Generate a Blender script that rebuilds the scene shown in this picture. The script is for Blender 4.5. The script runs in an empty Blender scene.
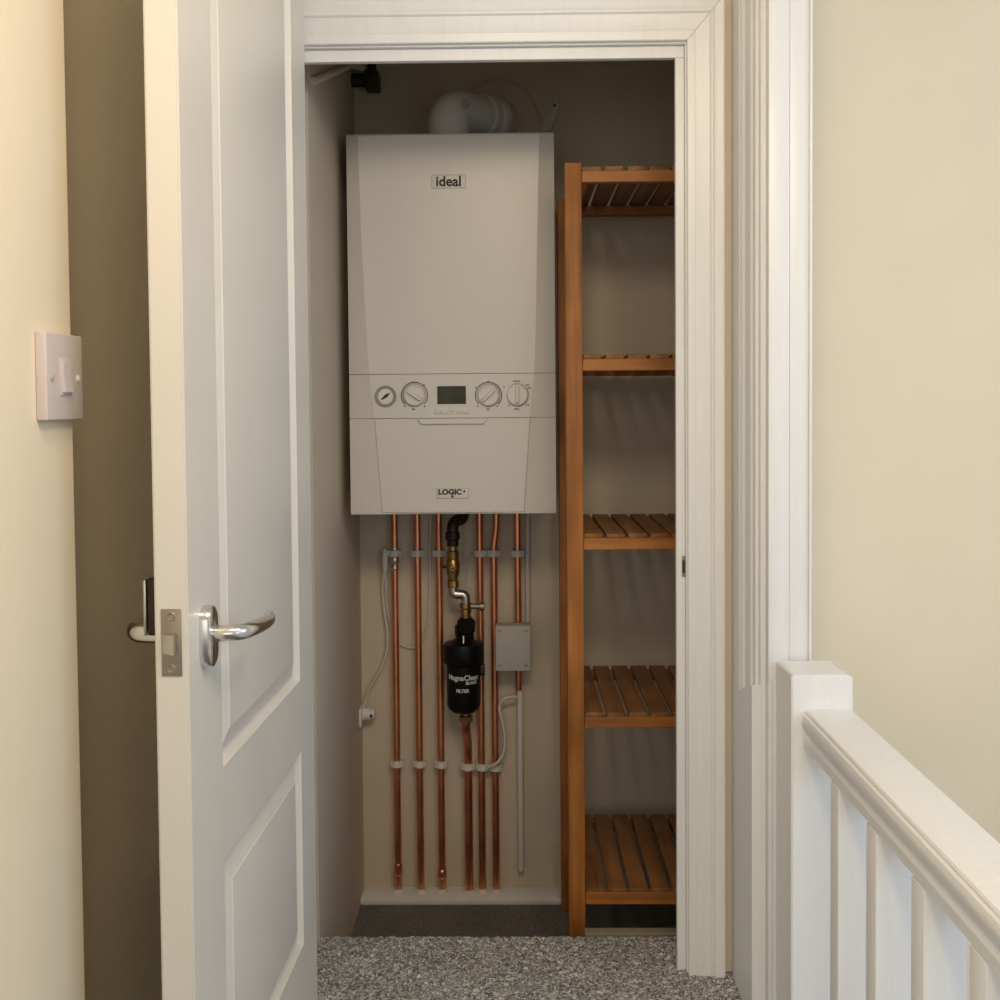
import bpy, bmesh, math, random
from mathutils import Vector, Matrix, noise
random.seed(4)
sc = bpy.context.scene
COL = sc.collection
PI = math.pi

# ------------------------------------------------------------------ camera
CAM = Vector((0, 0, 1.27))
F = 1083.0
YAW, PITCH, ROLL = 0.0138, 0.035, -0.008
M3 = (Matrix.Rotation(YAW, 3, 'Z') @ Matrix.Rotation(PI/2 - PITCH, 3, 'X') @ Matrix.Rotation(ROLL, 3, 'Z'))
def ray(px, py):
    return M3 @ Vector(((px-500)/F, -(py-445)/F, -1))
def at(px, py, Y):
    d = ray(px, py); return CAM + d*(Y/d.y)
def atx(px, py, X):
    d = ray(px, py); return CAM + d*(X/d.x)
def atz(px, py, Z):
    d = ray(px, py); return CAM + d*((Z-CAM.z)/d.z)
cd = bpy.data.cameras.new('camera'); cam = bpy.data.objects.new('camera', cd); COL.objects.link(cam)
cam.matrix_world = Matrix.Translation(CAM) @ M3.to_4x4()
cd.sensor_width = 36; cd.lens = 36*F/1000; cd.shift_y = -0.055; cd.clip_start = 0.02
sc.camera = cam

# ------------------------------------------------------------------ materials
def srgb(c):
    return tuple(((v/255)/12.92 if v/255 <= .04045 else ((v/255+.055)/1.055)**2.4) for v in c)
def new_mat(name):
    m = bpy.data.materials.new(name); m.use_nodes = True
    nt = m.node_tree; return m, nt, nt.nodes['Principled BSDF']
def plain(name, rgb, rough=.5, metal=0., var=.04, scale=30., bump=0., bscale=200., spec=.5, stretch=None):
    m, nt, b = new_mat(name)
    b.inputs['Roughness'].default_value = rough; b.inputs['Metallic'].default_value = metal
    b.inputs['Specular IOR Level'].default_value = spec
    tc = nt.nodes.new('ShaderNodeTexCoord'); src = tc.outputs['Object']
    if stretch:
        mp = nt.nodes.new('ShaderNodeMapping'); mp.inputs['Scale'].default_value = stretch
        nt.links.new(src, mp.inputs['Vector']); src = mp.outputs['Vector']
    n = nt.nodes.new('ShaderNodeTexNoise'); n.inputs['Scale'].default_value = scale; n.inputs['Detail'].default_value = 4
    r = nt.nodes.new('ShaderNodeValToRGB')
    r.color_ramp.elements[0].position = .3; r.color_ramp.elements[1].position = .7
    r.color_ramp.elements[0].color = (*[max(0, v*(1-var)) for v in rgb], 1)
    r.color_ramp.elements[1].color = (*[min(1, v*(1+var)) for v in rgb], 1)
    nt.links.new(src, n.inputs['Vector']); nt.links.new(n.outputs['Fac'], r.inputs['Fac']); nt.links.new(r.outputs['Color'], b.inputs['Base Color'])
    if bump:
        n2 = nt.nodes.new('ShaderNodeTexNoise'); n2.inputs['Scale'].default_value = bscale; n2.inputs['Detail'].default_value = 3
        bp = nt.nodes.new('ShaderNodeBump'); bp.inputs['Strength'].default_value = bump; bp.inputs['Distance'].default_value = .002
        nt.links.new(src, n2.inputs['Vector']); nt.links.new(n2.outputs['Fac'], bp.inputs['Height']); nt.links.new(bp.outputs['Normal'], b.inputs['Normal'])
    return m
def wood(name, axis, c1, c2, c3):
    m, nt, b = new_mat(name)
    b.inputs['Roughness'].default_value = .5; b.inputs['Specular IOR Level'].default_value = .35
    tc = nt.nodes.new('ShaderNodeTexCoord'); mp = nt.nodes.new('ShaderNodeMapping')
    s = [60, 60, 60]; s[axis] = 3.5; mp.inputs['Scale'].default_value = s
    nt.links.new(tc.outputs['Object'], mp.inputs['Vector'])
    n = nt.nodes.new('ShaderNodeTexNoise'); n.inputs['Scale'].default_value = 1.; n.inputs['Detail'].default_value = 6; n.inputs['Distortion'].default_value = .6
    nt.links.new(mp.outputs['Vector'], n.inputs['Vector'])
    r = nt.nodes.new('ShaderNodeValToRGB'); e = r.color_ramp.elements
    e[0].position = .28; e[0].color = (*c1, 1); e[1].position = .72; e[1].color = (*c3, 1)
    k = e.new(.5); k.color = (*c2, 1)
    nt.links.new(n.outputs['Fac'], r.inputs['Fac'])
    # slow per-board variation
    n3 = nt.nodes.new('ShaderNodeTexNoise'); n3.inputs['Scale'].default_value = 9.; n3.inputs['Detail'].default_value = 1
    nt.links.new(tc.outputs['Object'], n3.inputs['Vector'])
    hs = nt.nodes.new('ShaderNodeHueSaturation'); mr = nt.nodes.new('ShaderNodeMapRange')
    mr.inputs['From Min'].default_value = .3; mr.inputs['From Max'].default_value = .7; mr.inputs['To Min'].default_value = .8; mr.inputs['To Max'].default_value = 1.2
    nt.links.new(n3.outputs['Fac'], mr.inputs['Value']); nt.links.new(mr.outputs['Result'], hs.inputs['Value'])
    nt.links.new(r.outputs['Color'], hs.inputs['Color']); nt.links.new(hs.outputs['Color'], b.inputs['Base Color'])
    bp = nt.nodes.new('ShaderNodeBump'); bp.inputs['Strength'].default_value = .15; bp.inputs['Distance'].default_value = .001
    nt.links.new(n.outputs['Fac'], bp.inputs['Height']); nt.links.new(bp.outputs['Normal'], b.inputs['Normal'])
    return m
def carpet_mat(name, lo, mid, hi, scale=260.):
    m, nt, b = new_mat(name)
    b.inputs['Roughness'].default_value = .95; b.inputs['Specular IOR Level'].default_value = .1
    tc = nt.nodes.new('ShaderNodeTexCoord')
    n = nt.nodes.new('ShaderNodeTexNoise'); n.inputs['Scale'].default_value = scale; n.inputs['Detail'].default_value = 2; n.inputs['Distortion'].default_value = 1.5
    n2 = nt.nodes.new('ShaderNodeTexNoise'); n2.inputs['Scale'].default_value = 12; n2.inputs['Detail'].default_value = 2
    r = nt.nodes.new('ShaderNodeValToRGB'); e = r.color_ramp.elements
    e[0].position = .36; e[0].color = (*lo, 1); e[1].position = .66; e[1].color = (*hi, 1); k = e.new(.5); k.color = (*mid, 1)
    hs = nt.nodes.new('ShaderNodeHueSaturation'); mr = nt.nodes.new('ShaderNodeMapRange')
    mr.inputs['From Min'].default_value = .3; mr.inputs['From Max'].default_value = .7; mr.inputs['To Min'].default_value = .9; mr.inputs['To Max'].default_value = 1.1
    nt.links.new(tc.outputs['Object'], n.inputs['Vector']); nt.links.new(n.outputs['Fac'], r.inputs['Fac'])
    nt.links.new(tc.outputs['Object'], n2.inputs['Vector']); nt.links.new(n2.outputs['Fac'], mr.inputs['Value']); nt.links.new(mr.outputs['Result'], hs.inputs['Value'])
    nt.links.new(r.outputs['Color'], hs.inputs['Color']); nt.links.new(hs.outputs['Color'], b.inputs['Base Color'])
    bp = nt.nodes.new('ShaderNodeBump'); bp.inputs['Strength'].default_value = .8; bp.inputs['Distance'].default_value = .003
    nt.links.new(n.outputs['Fac'], bp.inputs['Height']); nt.links.new(bp.outputs['Normal'], b.inputs['Normal'])
    return m

M = {}
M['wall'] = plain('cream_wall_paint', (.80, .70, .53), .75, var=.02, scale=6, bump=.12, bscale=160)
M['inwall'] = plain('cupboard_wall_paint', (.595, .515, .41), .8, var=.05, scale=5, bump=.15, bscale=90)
M['ceil'] = plain('ceiling_paint', (.78, .75, .68), .85, var=.02, scale=5)
M['white'] = plain('white_gloss_paint', (.78, .785, .79), .33, var=.02, scale=14, bump=.1, bscale=40, stretch=(8, 8, .6))
M['door'] = plain('door_paint', (.67, .64, .585), .38, var=.015, scale=8, bump=.05, bscale=120)
M['case'] = plain('boiler_white_enamel', (.675, .65, .62), .35, var=.01, scale=8)
M['plastic'] = plain('white_plastic', (.72, .70, .66), .4, var=.015, scale=20)
M['pinkplastic'] = plain('aged_switch_plastic', (.62, .54, .51), .4, var=.01, scale=20)
M['greybox'] = plain('grey_plastic', (.46, .44, .41), .5, var=.02, scale=30)
M['cable'] = plain('cable_sheath', (.60, .57, .52), .5, var=.02)
M['dark'] = plain('dark_gap', (.03, .028, .026), .6, var=.1)
M['black'] = plain('black_plastic', (.004, .004, .0045), .42, var=.15, scale=40, spec=.22)
M['pipeblack'] = plain('blackened_bronze', (.035, .018, .012), .45, metal=.4, var=.3, scale=60)
M['copper'] = plain('copper', (.80, .36, .20), .34, metal=1., var=.22, scale=14, stretch=(3, 3, 1))
M['brass'] = plain('brass', (.40, .265, .095), .36, metal=1., var=.25, scale=70)
M['steel'] = plain('plated_steel', (.55, .52, .48), .3, metal=1., var=.12, scale=50)
M['chrome'] = plain('satin_chrome', (.72, .71, .70), .2, metal=1., var=.03, scale=30)
M['bronze'] = plain('latch_plate_metal', (.36, .31, .25), .45, metal=.9, var=.1, scale=60)
M['ring'] = plain('gauge_bezel', (.27, .26, .25), .4, var=.04)
M['lcd'] = plain('display_glass', (.050, .052, .038), .5, var=.2, scale=40, spec=.25)
M['ink'] = plain('dark_print', (.03, .028, .028), .6, var=.02)
M['paleprint'] = plain('white_print', (.62, .62, .62), .6, var=.02)
M['raw'] = plain('bare_timber', (.25, .215, .165), .8, var=.1, scale=30)
WC = ((.25, .088, .017), (.34, .128, .028), (.43, .178, .044))
M['woodz'] = wood('stained_wood_upright', 2, *WC)
M['woodx'] = wood('stained_wood_rail', 0, *WC)
M['woody'] = wood('stained_wood_slat', 1, (.17, .072, .022), (.235, .105, .036), (.30, .145, .054))
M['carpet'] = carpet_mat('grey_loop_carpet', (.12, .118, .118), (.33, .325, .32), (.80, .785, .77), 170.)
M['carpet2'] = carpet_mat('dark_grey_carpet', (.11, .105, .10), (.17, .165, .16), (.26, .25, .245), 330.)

# ------------------------------------------------------------------ geometry helpers
def nbm(): return bmesh.new()
def box(bm, x0, x1, y0, y1, z0, z1, bev=0., seg=2):
    r = bmesh.ops.create_cube(bm, size=1)
    for v in r['verts']:
        v.co = Vector((x0+(v.co.x+.5)*(x1-x0), y0+(v.co.y+.5)*(y1-y0), z0+(v.co.z+.5)*(z1-z0)))
    if bev:
        es = list({e for v in r['verts'] for e in v.link_edges})
        bmesh.ops.bevel(bm, geom=es, offset=bev, segments=seg, affect='EDGES', profile=.5)
    return bm
def frame(axis):
    a = Vector(axis).normalized(); u = a.orthogonal().normalized()
    if abs(a.z) > .99: u = Vector((1, 0, 0))
    elif abs(a.y) > .99: u = Vector((1, 0, 0))
    w = a.cross(u); return a, u, w
def lathe(bm, o, axis, prof, n=24, caps=True):
    """prof: list of (radius, distance along the axis)."""
    a, u, w = frame(axis); o = Vector(o); rings = []
    for r, h in prof:
        rings.append([bm.verts.new(o + a*h + (u*math.cos(2*PI*i/n) + w*math.sin(2*PI*i/n))*r) for i in range(n)])
    for A, B in zip(rings, rings[1:]):
        for i in range(n):
            j = (i+1) % n
            bm.faces.new((A[i], A[j], B[j], B[i]))
    if caps:
        bm.faces.new(rings[0][::-1]); bm.faces.new(rings[-1])
    return bm
def smooth_path(pts, r=.02, n=6):
    """round the corners of a polyline."""
    pts = [Vector(p) for p in pts]; out = [pts[0]]
    for i in range(1, len(pts)-1):
        p, a, b = pts[i], pts[i-1], pts[i+1]
        d1, d2 = a-p, b-p
        q = min(r, d1.length*.48, d2.length*.48)
        s, e = p+d1.normalized()*q, p+d2.normalized()*q
        for k in range(n+1):
            t = k/n; out.append(s*(1-t)**2 + p*2*t*(1-t) + e*t*t)
    out.append(pts[-1]); return out
def catmull(pts, n=8):
    pts = [Vector(p) for p in pts]; P = [pts[0]*2-pts[1]] + pts + [pts[-1]*2-pts[-2]]; out = []
    for i in range(1, len(P)-2):
        a, b, c, d = P[i-1:i+3]
        for k in range(n):
            t = k/n
            out.append(.5*((2*b)+(c-a)*t+(2*a-5*b+4*c-d)*t*t+(3*b-a-3*c+d)*t**3))
    out.append(pts[-1]); return out
def tube(bm, pts, r, n=14, caps=True, flat=1.):
    pts = [Vector(p) for p in pts]
    rs = r if isinstance(r, (list, tuple)) else [r]*len(pts)
    t0 = (pts[1]-pts[0]).normalized(); a, u, w = frame(t0); rings = []
    for i, p in enumerate(pts):
        t = (pts[min(i+1, len(pts)-1)] - pts[max(i-1, 0)]).normalized()
        u = (u - t*u.dot(t)).normalized(); w = t.cross(u)
        rings.append([bm.verts.new(p + (u*math.cos(2*PI*k/n) + w*math.sin(2*PI*k/n)*flat)*rs[i]) for k in range(n)])
    for A, B in zip(rings, rings[1:]):
        for k in range(n):
            j = (k+1) % n; bm.faces.new((A[k], A[j], B[j], B[k]))
    if caps:
        bm.faces.new(rings[0][::-1]); bm.faces.new(rings[-1])
    return bm
def prism(bm, poly, axis, a, b):
    """poly: 2-D points in the plane across axis ('x': (y,z), 'y': (x,z), 'z': (x,y)), extruded from a to b."""
    def mk(p, h):
        return {'x': Vector((h, p[0], p[1])), 'y': Vector((p[0], h, p[1])), 'z': Vector((p[0], p[1], h))}[axis]
    A = [bm.verts.new(mk(p, a)) for p in poly]; B = [bm.verts.new(mk(p, b)) for p in poly]
    n = len(poly)
    for i in range(n):
        j = (i+1) % n; bm.faces.new((A[i], A[j], B[j], B[i]))
    bm.faces.new(A[::-1]); bm.faces.new(B)
    return bm
def root_of(o):
    while o.parent: o = o.parent
    return o
def obj(name, bm, mat, parent=None, smooth=38, label=None):
    """links one bmesh (built in world coordinates) as one mesh object."""
    bmesh.ops.recalc_face_normals(bm, faces=bm.faces[:])
    if parent is None:
        xs = [v.co for v in bm.verts]
        off = Vector(((min(v.x for v in xs)+max(v.x for v in xs))/2, (min(v.y for v in xs)+max(v.y for v in xs))/2, min(v.z for v in xs)))
    else:
        off = root_of(parent).location.copy()
    bmesh.ops.translate(bm, verts=bm.verts[:], vec=-off)
    me = bpy.data.meshes.new(name); bm.to_mesh(me); bm.free()
    for m in (mat if isinstance(mat, list) else [mat]): me.materials.append(m)
    if smooth:
        for p in me.polygons: p.use_smooth = True
        me.set_sharp_from_angle(angle=math.radians(smooth))
    o = bpy.data.objects.new(name, me); COL.objects.link(o)
    if parent is None: o.location = off
    else: o.parent = parent
    if label: o['label'] = label
    return o
def tag(o, label=None, cat=None, group=None, kind=None):
    if label: o['label'] = label
    if cat: o['category'] = cat
    if group: o['group'] = group
    if kind: o['kind'] = kind
    return o
def thing(name, label, cat, loc, group=None):
    o = bpy.data.objects.new(name, None); COL.objects.link(o); o.location = loc
    o.empty_display_size = .05
    return tag(o, label, cat, group)
def struct(name, bm, mat, label=None, cat=None, smooth=None):
    return tag(obj(name, bm, mat, None, smooth), label, cat, None, 'structure')
def text(name, s, size, loc, mat, parent, bold=.0, ext=.0004, wrap=None, align='CENTER', sx=1.):
    """lettering lying in the XZ plane, facing the landing (-Y)."""
    c = bpy.data.curves.new(name, 'FONT'); c.body = s; c.size = size; c.extrude = ext; c.offset = bold
    c.align_x = align; c.align_y = 'CENTER'; c.resolution_u = 4
    t = bpy.data.objects.new(name, c); COL.objects.link(t)
    bpy.context.view_layer.update()
    me = bpy.data.meshes.new_from_object(t); bpy.data.objects.remove(t)
    bm = nbm(); bm.from_mesh(me); bpy.data.meshes.remove(me)
    L = Vector(loc)
    for v in bm.verts:
        x, z, d = v.co.x*sx, v.co.y, v.co.z
        if wrap:
            cx, cy, R = wrap; a = (L.x - cx)/R + x/R
            v.co = Vector((cx + (R+d)*math.sin(a), cy - (R+d)*math.cos(a), L.z + z))
        else:
            v.co = Vector((L.x+x, L.y-d, L.z+z))
    return obj(name, bm, mat, parent, None)

# ================================================================== THE SETTING
Z_STEP, Z_CUP = .36, .198            # carpeted step, cupboard floor; the landing is 0
Y_WALL, Y_BACK = 1.72, 2.36
X_L = at(362, 700, Y_BACK).x         # left wall of the cupboard
X_R = .49
X_OL = at(300, 300, 1.735).x           # opening
P_or = at(686, 500, Y_WALL-.004)
X_OR = P_or.x
Z_O = at(560, 45, Y_WALL-.004).z
CEIL = 2.42
Z_ICE = CAM.z + .84

bm = nbm(); box(bm, -1.5, .48, -3.2, 1.56, -.06, 0)
struct('floor', bm, M['carpet2'])
bm = nbm(); box(bm, -1.2, .48, -3.2, 1.6, CEIL, CEIL+.05); box(bm, -1.2, 2.6, 1.6, 2.0, CEIL, CEIL+.05); box(bm, .48, 2.6, -.3, 1.6, CEIL, CEIL+.05)
struct('ceiling', bm, M['ceil'])

# carpeted step running through the doorway: real looped pile
def pile(bm, x0, x1, y0, y1, z, h, step, zb, roll=.012):
    nx, ny = int((x1-x0)/step), int((y1-y0)/step)
    g = []
    for j in range(ny+1):
        row = []
        for i in range(nx+1):
            x, y = x0+(x1-x0)*i/nx, y0+(y1-y0)*j/ny
            q = Vector((x*105, y*105, 0)) + noise.noise_vector(Vector((x*70, y*70, 3)))*.9
            d, _ = noise.voronoi(q)
            hh = h*max(0, 1-d[0]*1.15)*(.7+.5*noise.noise(Vector((x*60, y*60, 9)))) + .0012*noise.noise(Vector((x*500, y*500, 1)))
            e = (y1-y)/roll
            dz = -.006*(1-e)**2 if e < 1 else 0
            row.append(bm.verts.new((x, y+.002*noise.noise(Vector((x*130, 5, 0))), z-h*.6+hh+dz)))
        g.append(row)
    for j in range(ny):
        for i in range(nx):
            bm.faces.new((g[j][i], g[j][i+1], g[j+1][i+1], g[j+1][i]))
    # sides and bottom
    def skirt(vs):
        lo = [bm.verts.new((v.co.x, v.co.y, zb)) for v in vs]
        for k in range(len(vs)-1): bm.faces.new((vs[k], vs[k+1], lo[k+1], lo[k]))
    skirt(g[0][::-1]); skirt(g[-1]); skirt([r[0] for r in g]); skirt([r[-1] for r in g][::-1])
    return bm
Y_STEP = atz(330, 933.5, Z_STEP).y
bm = nbm(); pile(bm, -.372, .352, 1.56, Y_STEP, Z_STEP, .0060, .0022, 0.0)
step_floor = struct('floor_step', bm, M['carpet'], smooth=60)
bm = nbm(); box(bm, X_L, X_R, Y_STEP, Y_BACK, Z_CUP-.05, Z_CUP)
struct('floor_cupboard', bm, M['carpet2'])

# cupboard walls
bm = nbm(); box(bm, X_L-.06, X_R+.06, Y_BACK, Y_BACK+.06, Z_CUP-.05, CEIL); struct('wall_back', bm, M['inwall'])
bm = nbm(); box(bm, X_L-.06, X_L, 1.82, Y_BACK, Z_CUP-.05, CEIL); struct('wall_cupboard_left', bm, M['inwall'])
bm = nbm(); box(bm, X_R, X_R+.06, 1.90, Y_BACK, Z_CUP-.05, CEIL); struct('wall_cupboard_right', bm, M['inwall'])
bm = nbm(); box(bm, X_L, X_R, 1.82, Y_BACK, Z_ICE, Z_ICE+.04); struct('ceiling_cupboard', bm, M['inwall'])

# front wall with the doorway, and the return beside it
X_RET = .352
bm = nbm()
box(bm, -.42, X_OL-.02, Y_WALL, 1.82, 0, CEIL)
box(bm, X_OR+.018, X_RET+.06, Y_WALL, 1.82, 0, CEIL)
box(bm, X_OL-.02, X_OR+.018, Y_WALL, 1.7472, Z_O+.018, CEIL)
struct('wall_front', bm, M['wall'])
X_BR = at(812.5, 400, 1.54).x        # right edge of the white corner board
bm = nbm(); box(bm, X_RET+.009, X_BR-.004, 1.56, Y_WALL, 0, CEIL); struct('wall_return', bm, M['wall'])
bm = nbm(); box(bm, X_RET+.06, 2.6, 1.78, 1.90, -2.6, CEIL); struct('wall_stairwell', bm, M['wall'])

# near left wall ending in an outside corner, and the recess behind it
Y_LC = 1.03
X_LW = at(72.5, 375, Y_LC).x
bm = nbm(); box(bm, X_LW-.12, X_LW, .2, Y_LC, 0, CEIL, .003, 2); struct('wall_left', bm, M['wall'])
bm = nbm(); box(bm, -1.2, -.372, 1.50, 1.60, 0, CEIL); box(bm, -.42, -.372, 1.60, Y_WALL, 0, CEIL); struct('wall_recess', bm, M['wall'])
bm = nbm(); box(bm, -1.26, -1.2, .90, 1.60, 0, CEIL); box(bm, -1.26, X_LW-.12, .90, .96, 0, CEIL); struct('wall_recess_end', bm, M['wall'])

# door lining: two legs and a head with a rebate, then the moulded architrave
bm = nbm()
Yl0, Yl1 = Y_WALL-.004, 1.80
box(bm, X_OR, X_OR+.018, Yl0, Yl1, Z_STEP-.01, Z_O+.018)
box(bm, X_OL-.018, X_OL, Yl0, Yl1, Z_STEP-.01, Z_O+.018)
box(bm, X_OL, X_OR, Yl0, 1.7472, Z_O, Z_O+.018)
# planted stop round the opening, facing the landing
YT0, YT1 = 1.725, 1.737
xs_r, xs_l, zs_t = at(676.2, 500, YT0).x, X_OL+.008, at(500, 60, YT0).z
box(bm, xs_r, X_OR, YT0, YT1, Z_STEP-.01, zs_t, .0012, 2); box(bm, X_OL, xs_l, YT0, YT1, Z_STEP-.01, zs_t, .0012, 2)
box(bm, X_OL, X_OR, YT0, YT1, zs_t, Z_O, .0012, 2)
lining = struct('trim_1', bm, M['white'], 'white painted lining of the cupboard doorway', 'door frame')
ps = at(684.5, 565, Y_WALL+.02)
bm = nbm(); box(bm, X_OR-.0055, X_OR-.0002, YT0-.0014, YT0+.0004, ps.z-.017, ps.z+.017, .0006, 1)
obj('strike_plate', bm, M['bronze'], lining, None, 'dark metal strike plate')
bm = nbm(); box(bm, X_OR-.0045, X_OR-.001, YT0-.0018, YT0-.0010, ps.z-.010, ps.z+.010)
obj('strike_hole', bm, M['dark'], lining, None)

# profile across the architrave: (distance from the opening, stand-off from the wall)
AW = at(725.2, 500, Y_WALL-.016).x - X_OR
ARCH = [(0.002, 0), (.002, .011), (.0032, .0122), (.0138, .0130), (.0146, .0124), (.0156, .0130), (.030, .0146), (.036, .0158),
        (.0385, .0186), (.0405, .0188), (.0425, .0172), (.0445, .0166), (.0475, .0176), (AW-.003, .0198), (AW, .0180), (AW, 0)]
def casing(bm, prof, path):
    """sweep a profile along the doorway: path of (x, z, dx, dz), dx/dz the mitre direction away from the opening."""
    rings = []
    for x, z, dx, dz in path:
        rings.append([bm.verts.new((x+d*dx, Y_WALL-s, z+d*dz)) for d, s in prof])
    for A, B in zip(rings, rings[1:]):
        for i in range(len(prof)-1): bm.faces.new((A[i], A[i+1], B[i+1], B[i]))
    bm.faces.new(rings[0]); bm.faces.new(rings[-1][::-1])
zb = Z_STEP-.004
bm = nbm(); casing(bm, ARCH, [(X_OR, zb, 1, 0), (X_OR, Z_O, 1, 1.16)]); struct('trim_2', bm, M['white'], 'moulded white upright architrave', 'architrave', 25)
bm = nbm(); casing(bm, ARCH, [(X_OL+.0003, Z_O, -1, 1.16), (X_OR-.0003, Z_O, 1, 1.16)])
bmesh.ops.translate(bm, verts=bm.verts[:], vec=(0, 0, .0004)); struct('trim_3', bm, M['white'], 'moulded white architrave across the doorway head', 'architrave', 25)
bm = nbm(); casing(bm, [(d*.5, s) for d, s in ARCH], [(X_OL, zb, -1, 0), (X_OL, Z_O, -1, 1)]); struct('trim_4', bm, M['white'], None, None, 25)

# moulded casing on the return face, stepping down towards the landing
xr = X_RET+.009
q = [(1.712, 0), (1.712, .018), (1.708, .0195), (1.683, .0195), (1.668, .0170), (1.662, .0170), (1.660, .0195), (1.655, .0195), (1.652, .0165), (1.648, .0165), (1.645, .0185), (1.640, .0185),
     (1.635, .0140), (1.606, .0125), (1.602, .0150), (1.596, .0150), (1.592, .0115), (1.583, .0105), (1.580, .0125), (1.574, .0125), (1.571, .0085), (1.563, .0075), (1.5605, .004), (1.5605, 0)]
bm = nbm(); prism(bm, [(xr-s, y) for y, s in q], 'z', Z_STEP-.004, CEIL); struct('trim_5', bm, M['white'], 'reeded white casing between doorway and stair post', 'casing', 25)
zpl = at(750, 692, 1.6).z
bm = nbm(); prism(bm, [(1.564, 0), (1.564, zpl+.020), (1.600, zpl+.010), (1.640, zpl-.006), (1.668, zpl-.020), (1.698, zpl-.022), (1.698, Z_STEP-.004), (1.61, Z_STEP-.004), (1.61, 0)], 'x', xr-.0197, xr-.0003)
struct('trim_10', bm, M['white'], 'plain white plinth below the reeded casing', 'plinth', 30)
# white corner boards at the end of the wall
X_B0 = at(769, 400, 1.54).x; X_BM = at(790, 400, 1.54).x
bm = nbm(); box(bm, X_B0, X_BM, 1.543, 1.56, 0, CEIL, .0015, 2); box(bm, X_BM+.0006, X_BR-.004, 1.545, 1.56, 0, CEIL, .0015, 2)
box(bm, X_BR-.004, X_BR, 1.541, 1.78, 0, CEIL, .0015, 2)
struct('trim_6', bm, M['white'], 'plain white boards capping the end of the wall', 'corner board', 30)
# ledge boxing in the pipe ends, bare strip at the threshold, hinge post
Z_LEDGE = at(460, 886, Y_BACK).z
Y_LEDGE = max(2.2945, atz(460, 900, Z_LEDGE).y)
bm = nbm(); box(bm, X_L, .116, Y_LEDGE, Y_BACK, Z_CUP, Z_LEDGE, .003, 2)
ledge = struct('trim_7', bm, M['white'], 'low white ledge boxing in the pipe ends', 'ledge', 30)
bm = nbm(); box(bm, at(585, 934, Y_STEP).x, X_OR+.03, Y_STEP+.001, Y_STEP+.022, Z_CUP, Z_STEP-.001, .001, 1)
struct('trim_8', bm, M['raw'], 'pale bare timber strip behind the carpet edge', 'threshold')
bm = nbm(); box(bm, -.372, -.322, 1.478, 1.56, 0, CEIL-.3, .002, 1)
struct('trim_9', bm, M['white'])

# ================================================================== DOOR (a setting piece with its hardware)
pn = at(187.5, 600, .975); ph = at(313.5, 700, 1.5)
d_u = Vector((ph.x-pn.x, ph.y-pn.y, 0)); DW = d_u.length; d_u.normalize()
d_n = Vector((d_u.y, -d_u.x, 0))                 # out of the visible face, towards the doorway
D0 = Vector((pn.x, pn.y, 0)); TH = .0312
def D(u, n, z): return D0 + d_u*u + d_n*n + Vector((0, 0, z))
def duz(px, py, n=0.):
    d = ray(px, py); o = D0 + d_n*n; t = (o-CAM).dot(d_n)/d.dot(d_n)
    p = CAM + d*t; return (p-D0).dot(d_u), p.z
Z_D0, Z_D1 = .005, CAM.z+.715
ul, zl = duz(220, 600); ur, _ = duz(299.8, 660)
zu0 = (duz(223, 766)[1] + duz(300, 681.5)[1])/2
zl1 = (duz(226, 858)[1] + duz(301, 752)[1])/2
zl0 = duz(303.5, 945)[1]
UL, UR = ul, ur
PANELS = [(UL, UR, zl0, zl1), (UL, UR, zu0, Z_D1-.11)]
def door_mesh():
    bm = nbm()
    def V(u, n, z): return bm.verts.new(D(u, n, z))
    def quad(a, b, c, d): bm.faces.new((a, b, c, d))
    us = [0, UL, UR, DW]; zs = [Z_D0, PANELS[0][2], PANELS[0][3], PANELS[1][2], PANELS[1][3], Z_D1]
    for side in (0, 1):
        n0 = 0 if side == 0 else -TH; sg = 1 if side == 0 else -1
        g = [[V(u, n0, z) for u in us] for z in zs]
        for j in range(5):
            for i in range(3):
                if i == 1 and j in (1, 3):
                    rings = [[g[j][1], g[j][2], g[j+1][2], g[j+1][1]]]
                    u0, u1, z0, z1 = us[1], us[2], zs[j], zs[j+1]
                    for ins, dep in ((.0012, .0022), (.0055, .0078), (.0075, .0086), (.0085, .0086), (.0095, .0080), (.030, .0022), (.0312, .0012), (.0345, .0006)):
                        rings.append([V(u0+ins, n0-sg*dep, z0+ins), V(u1-ins, n0-sg*dep, z0+ins), V(u1-ins, n0-sg*dep, z1-ins), V(u0+ins, n0-sg*dep, z1-ins)])
                    for A, B in zip(rings, rings[1:]):
                        for k in range(4): quad(A[k], A[(k+1) % 4], B[(k+1) % 4], B[k])
                    bm.faces.new(rings[-1])
                else: quad(g[j][i], g[j][i+1], g[j+1][i+1], g[j+1][i])
        if side == 0: F0 = g
        else: F1 = g
    for j in range(5):
        quad(F0[j][0], F0[j+1][0], F1[j+1][0], F1[j][0]); quad(F0[j][3], F1[j][3], F1[j+1][3], F0[j+1][3])
    for i in range(3):
        quad(F0[0][i], F1[0][i], F1[0][i+1], F0[0][i+1]); quad(F0[5][i], F0[5][i+1], F1[5][i+1], F1[5][i])
    bmesh.ops.recalc_face_normals(bm, faces=bm.faces[:])
    es = [e for e in bm.edges if e.calc_face_angle(0) > 1.2 and all(abs((v.co-D0).dot(d_u)) < 1e-4 for v in e.verts)]
    bmesh.ops.bevel(bm, geom=es, offset=.002, segments=2, affect='EDGES')
    return bm
door = struct('door_1', door_mesh(), M['door'], 'tall white panelled door standing open towards the landing', 'door', 20)
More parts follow.
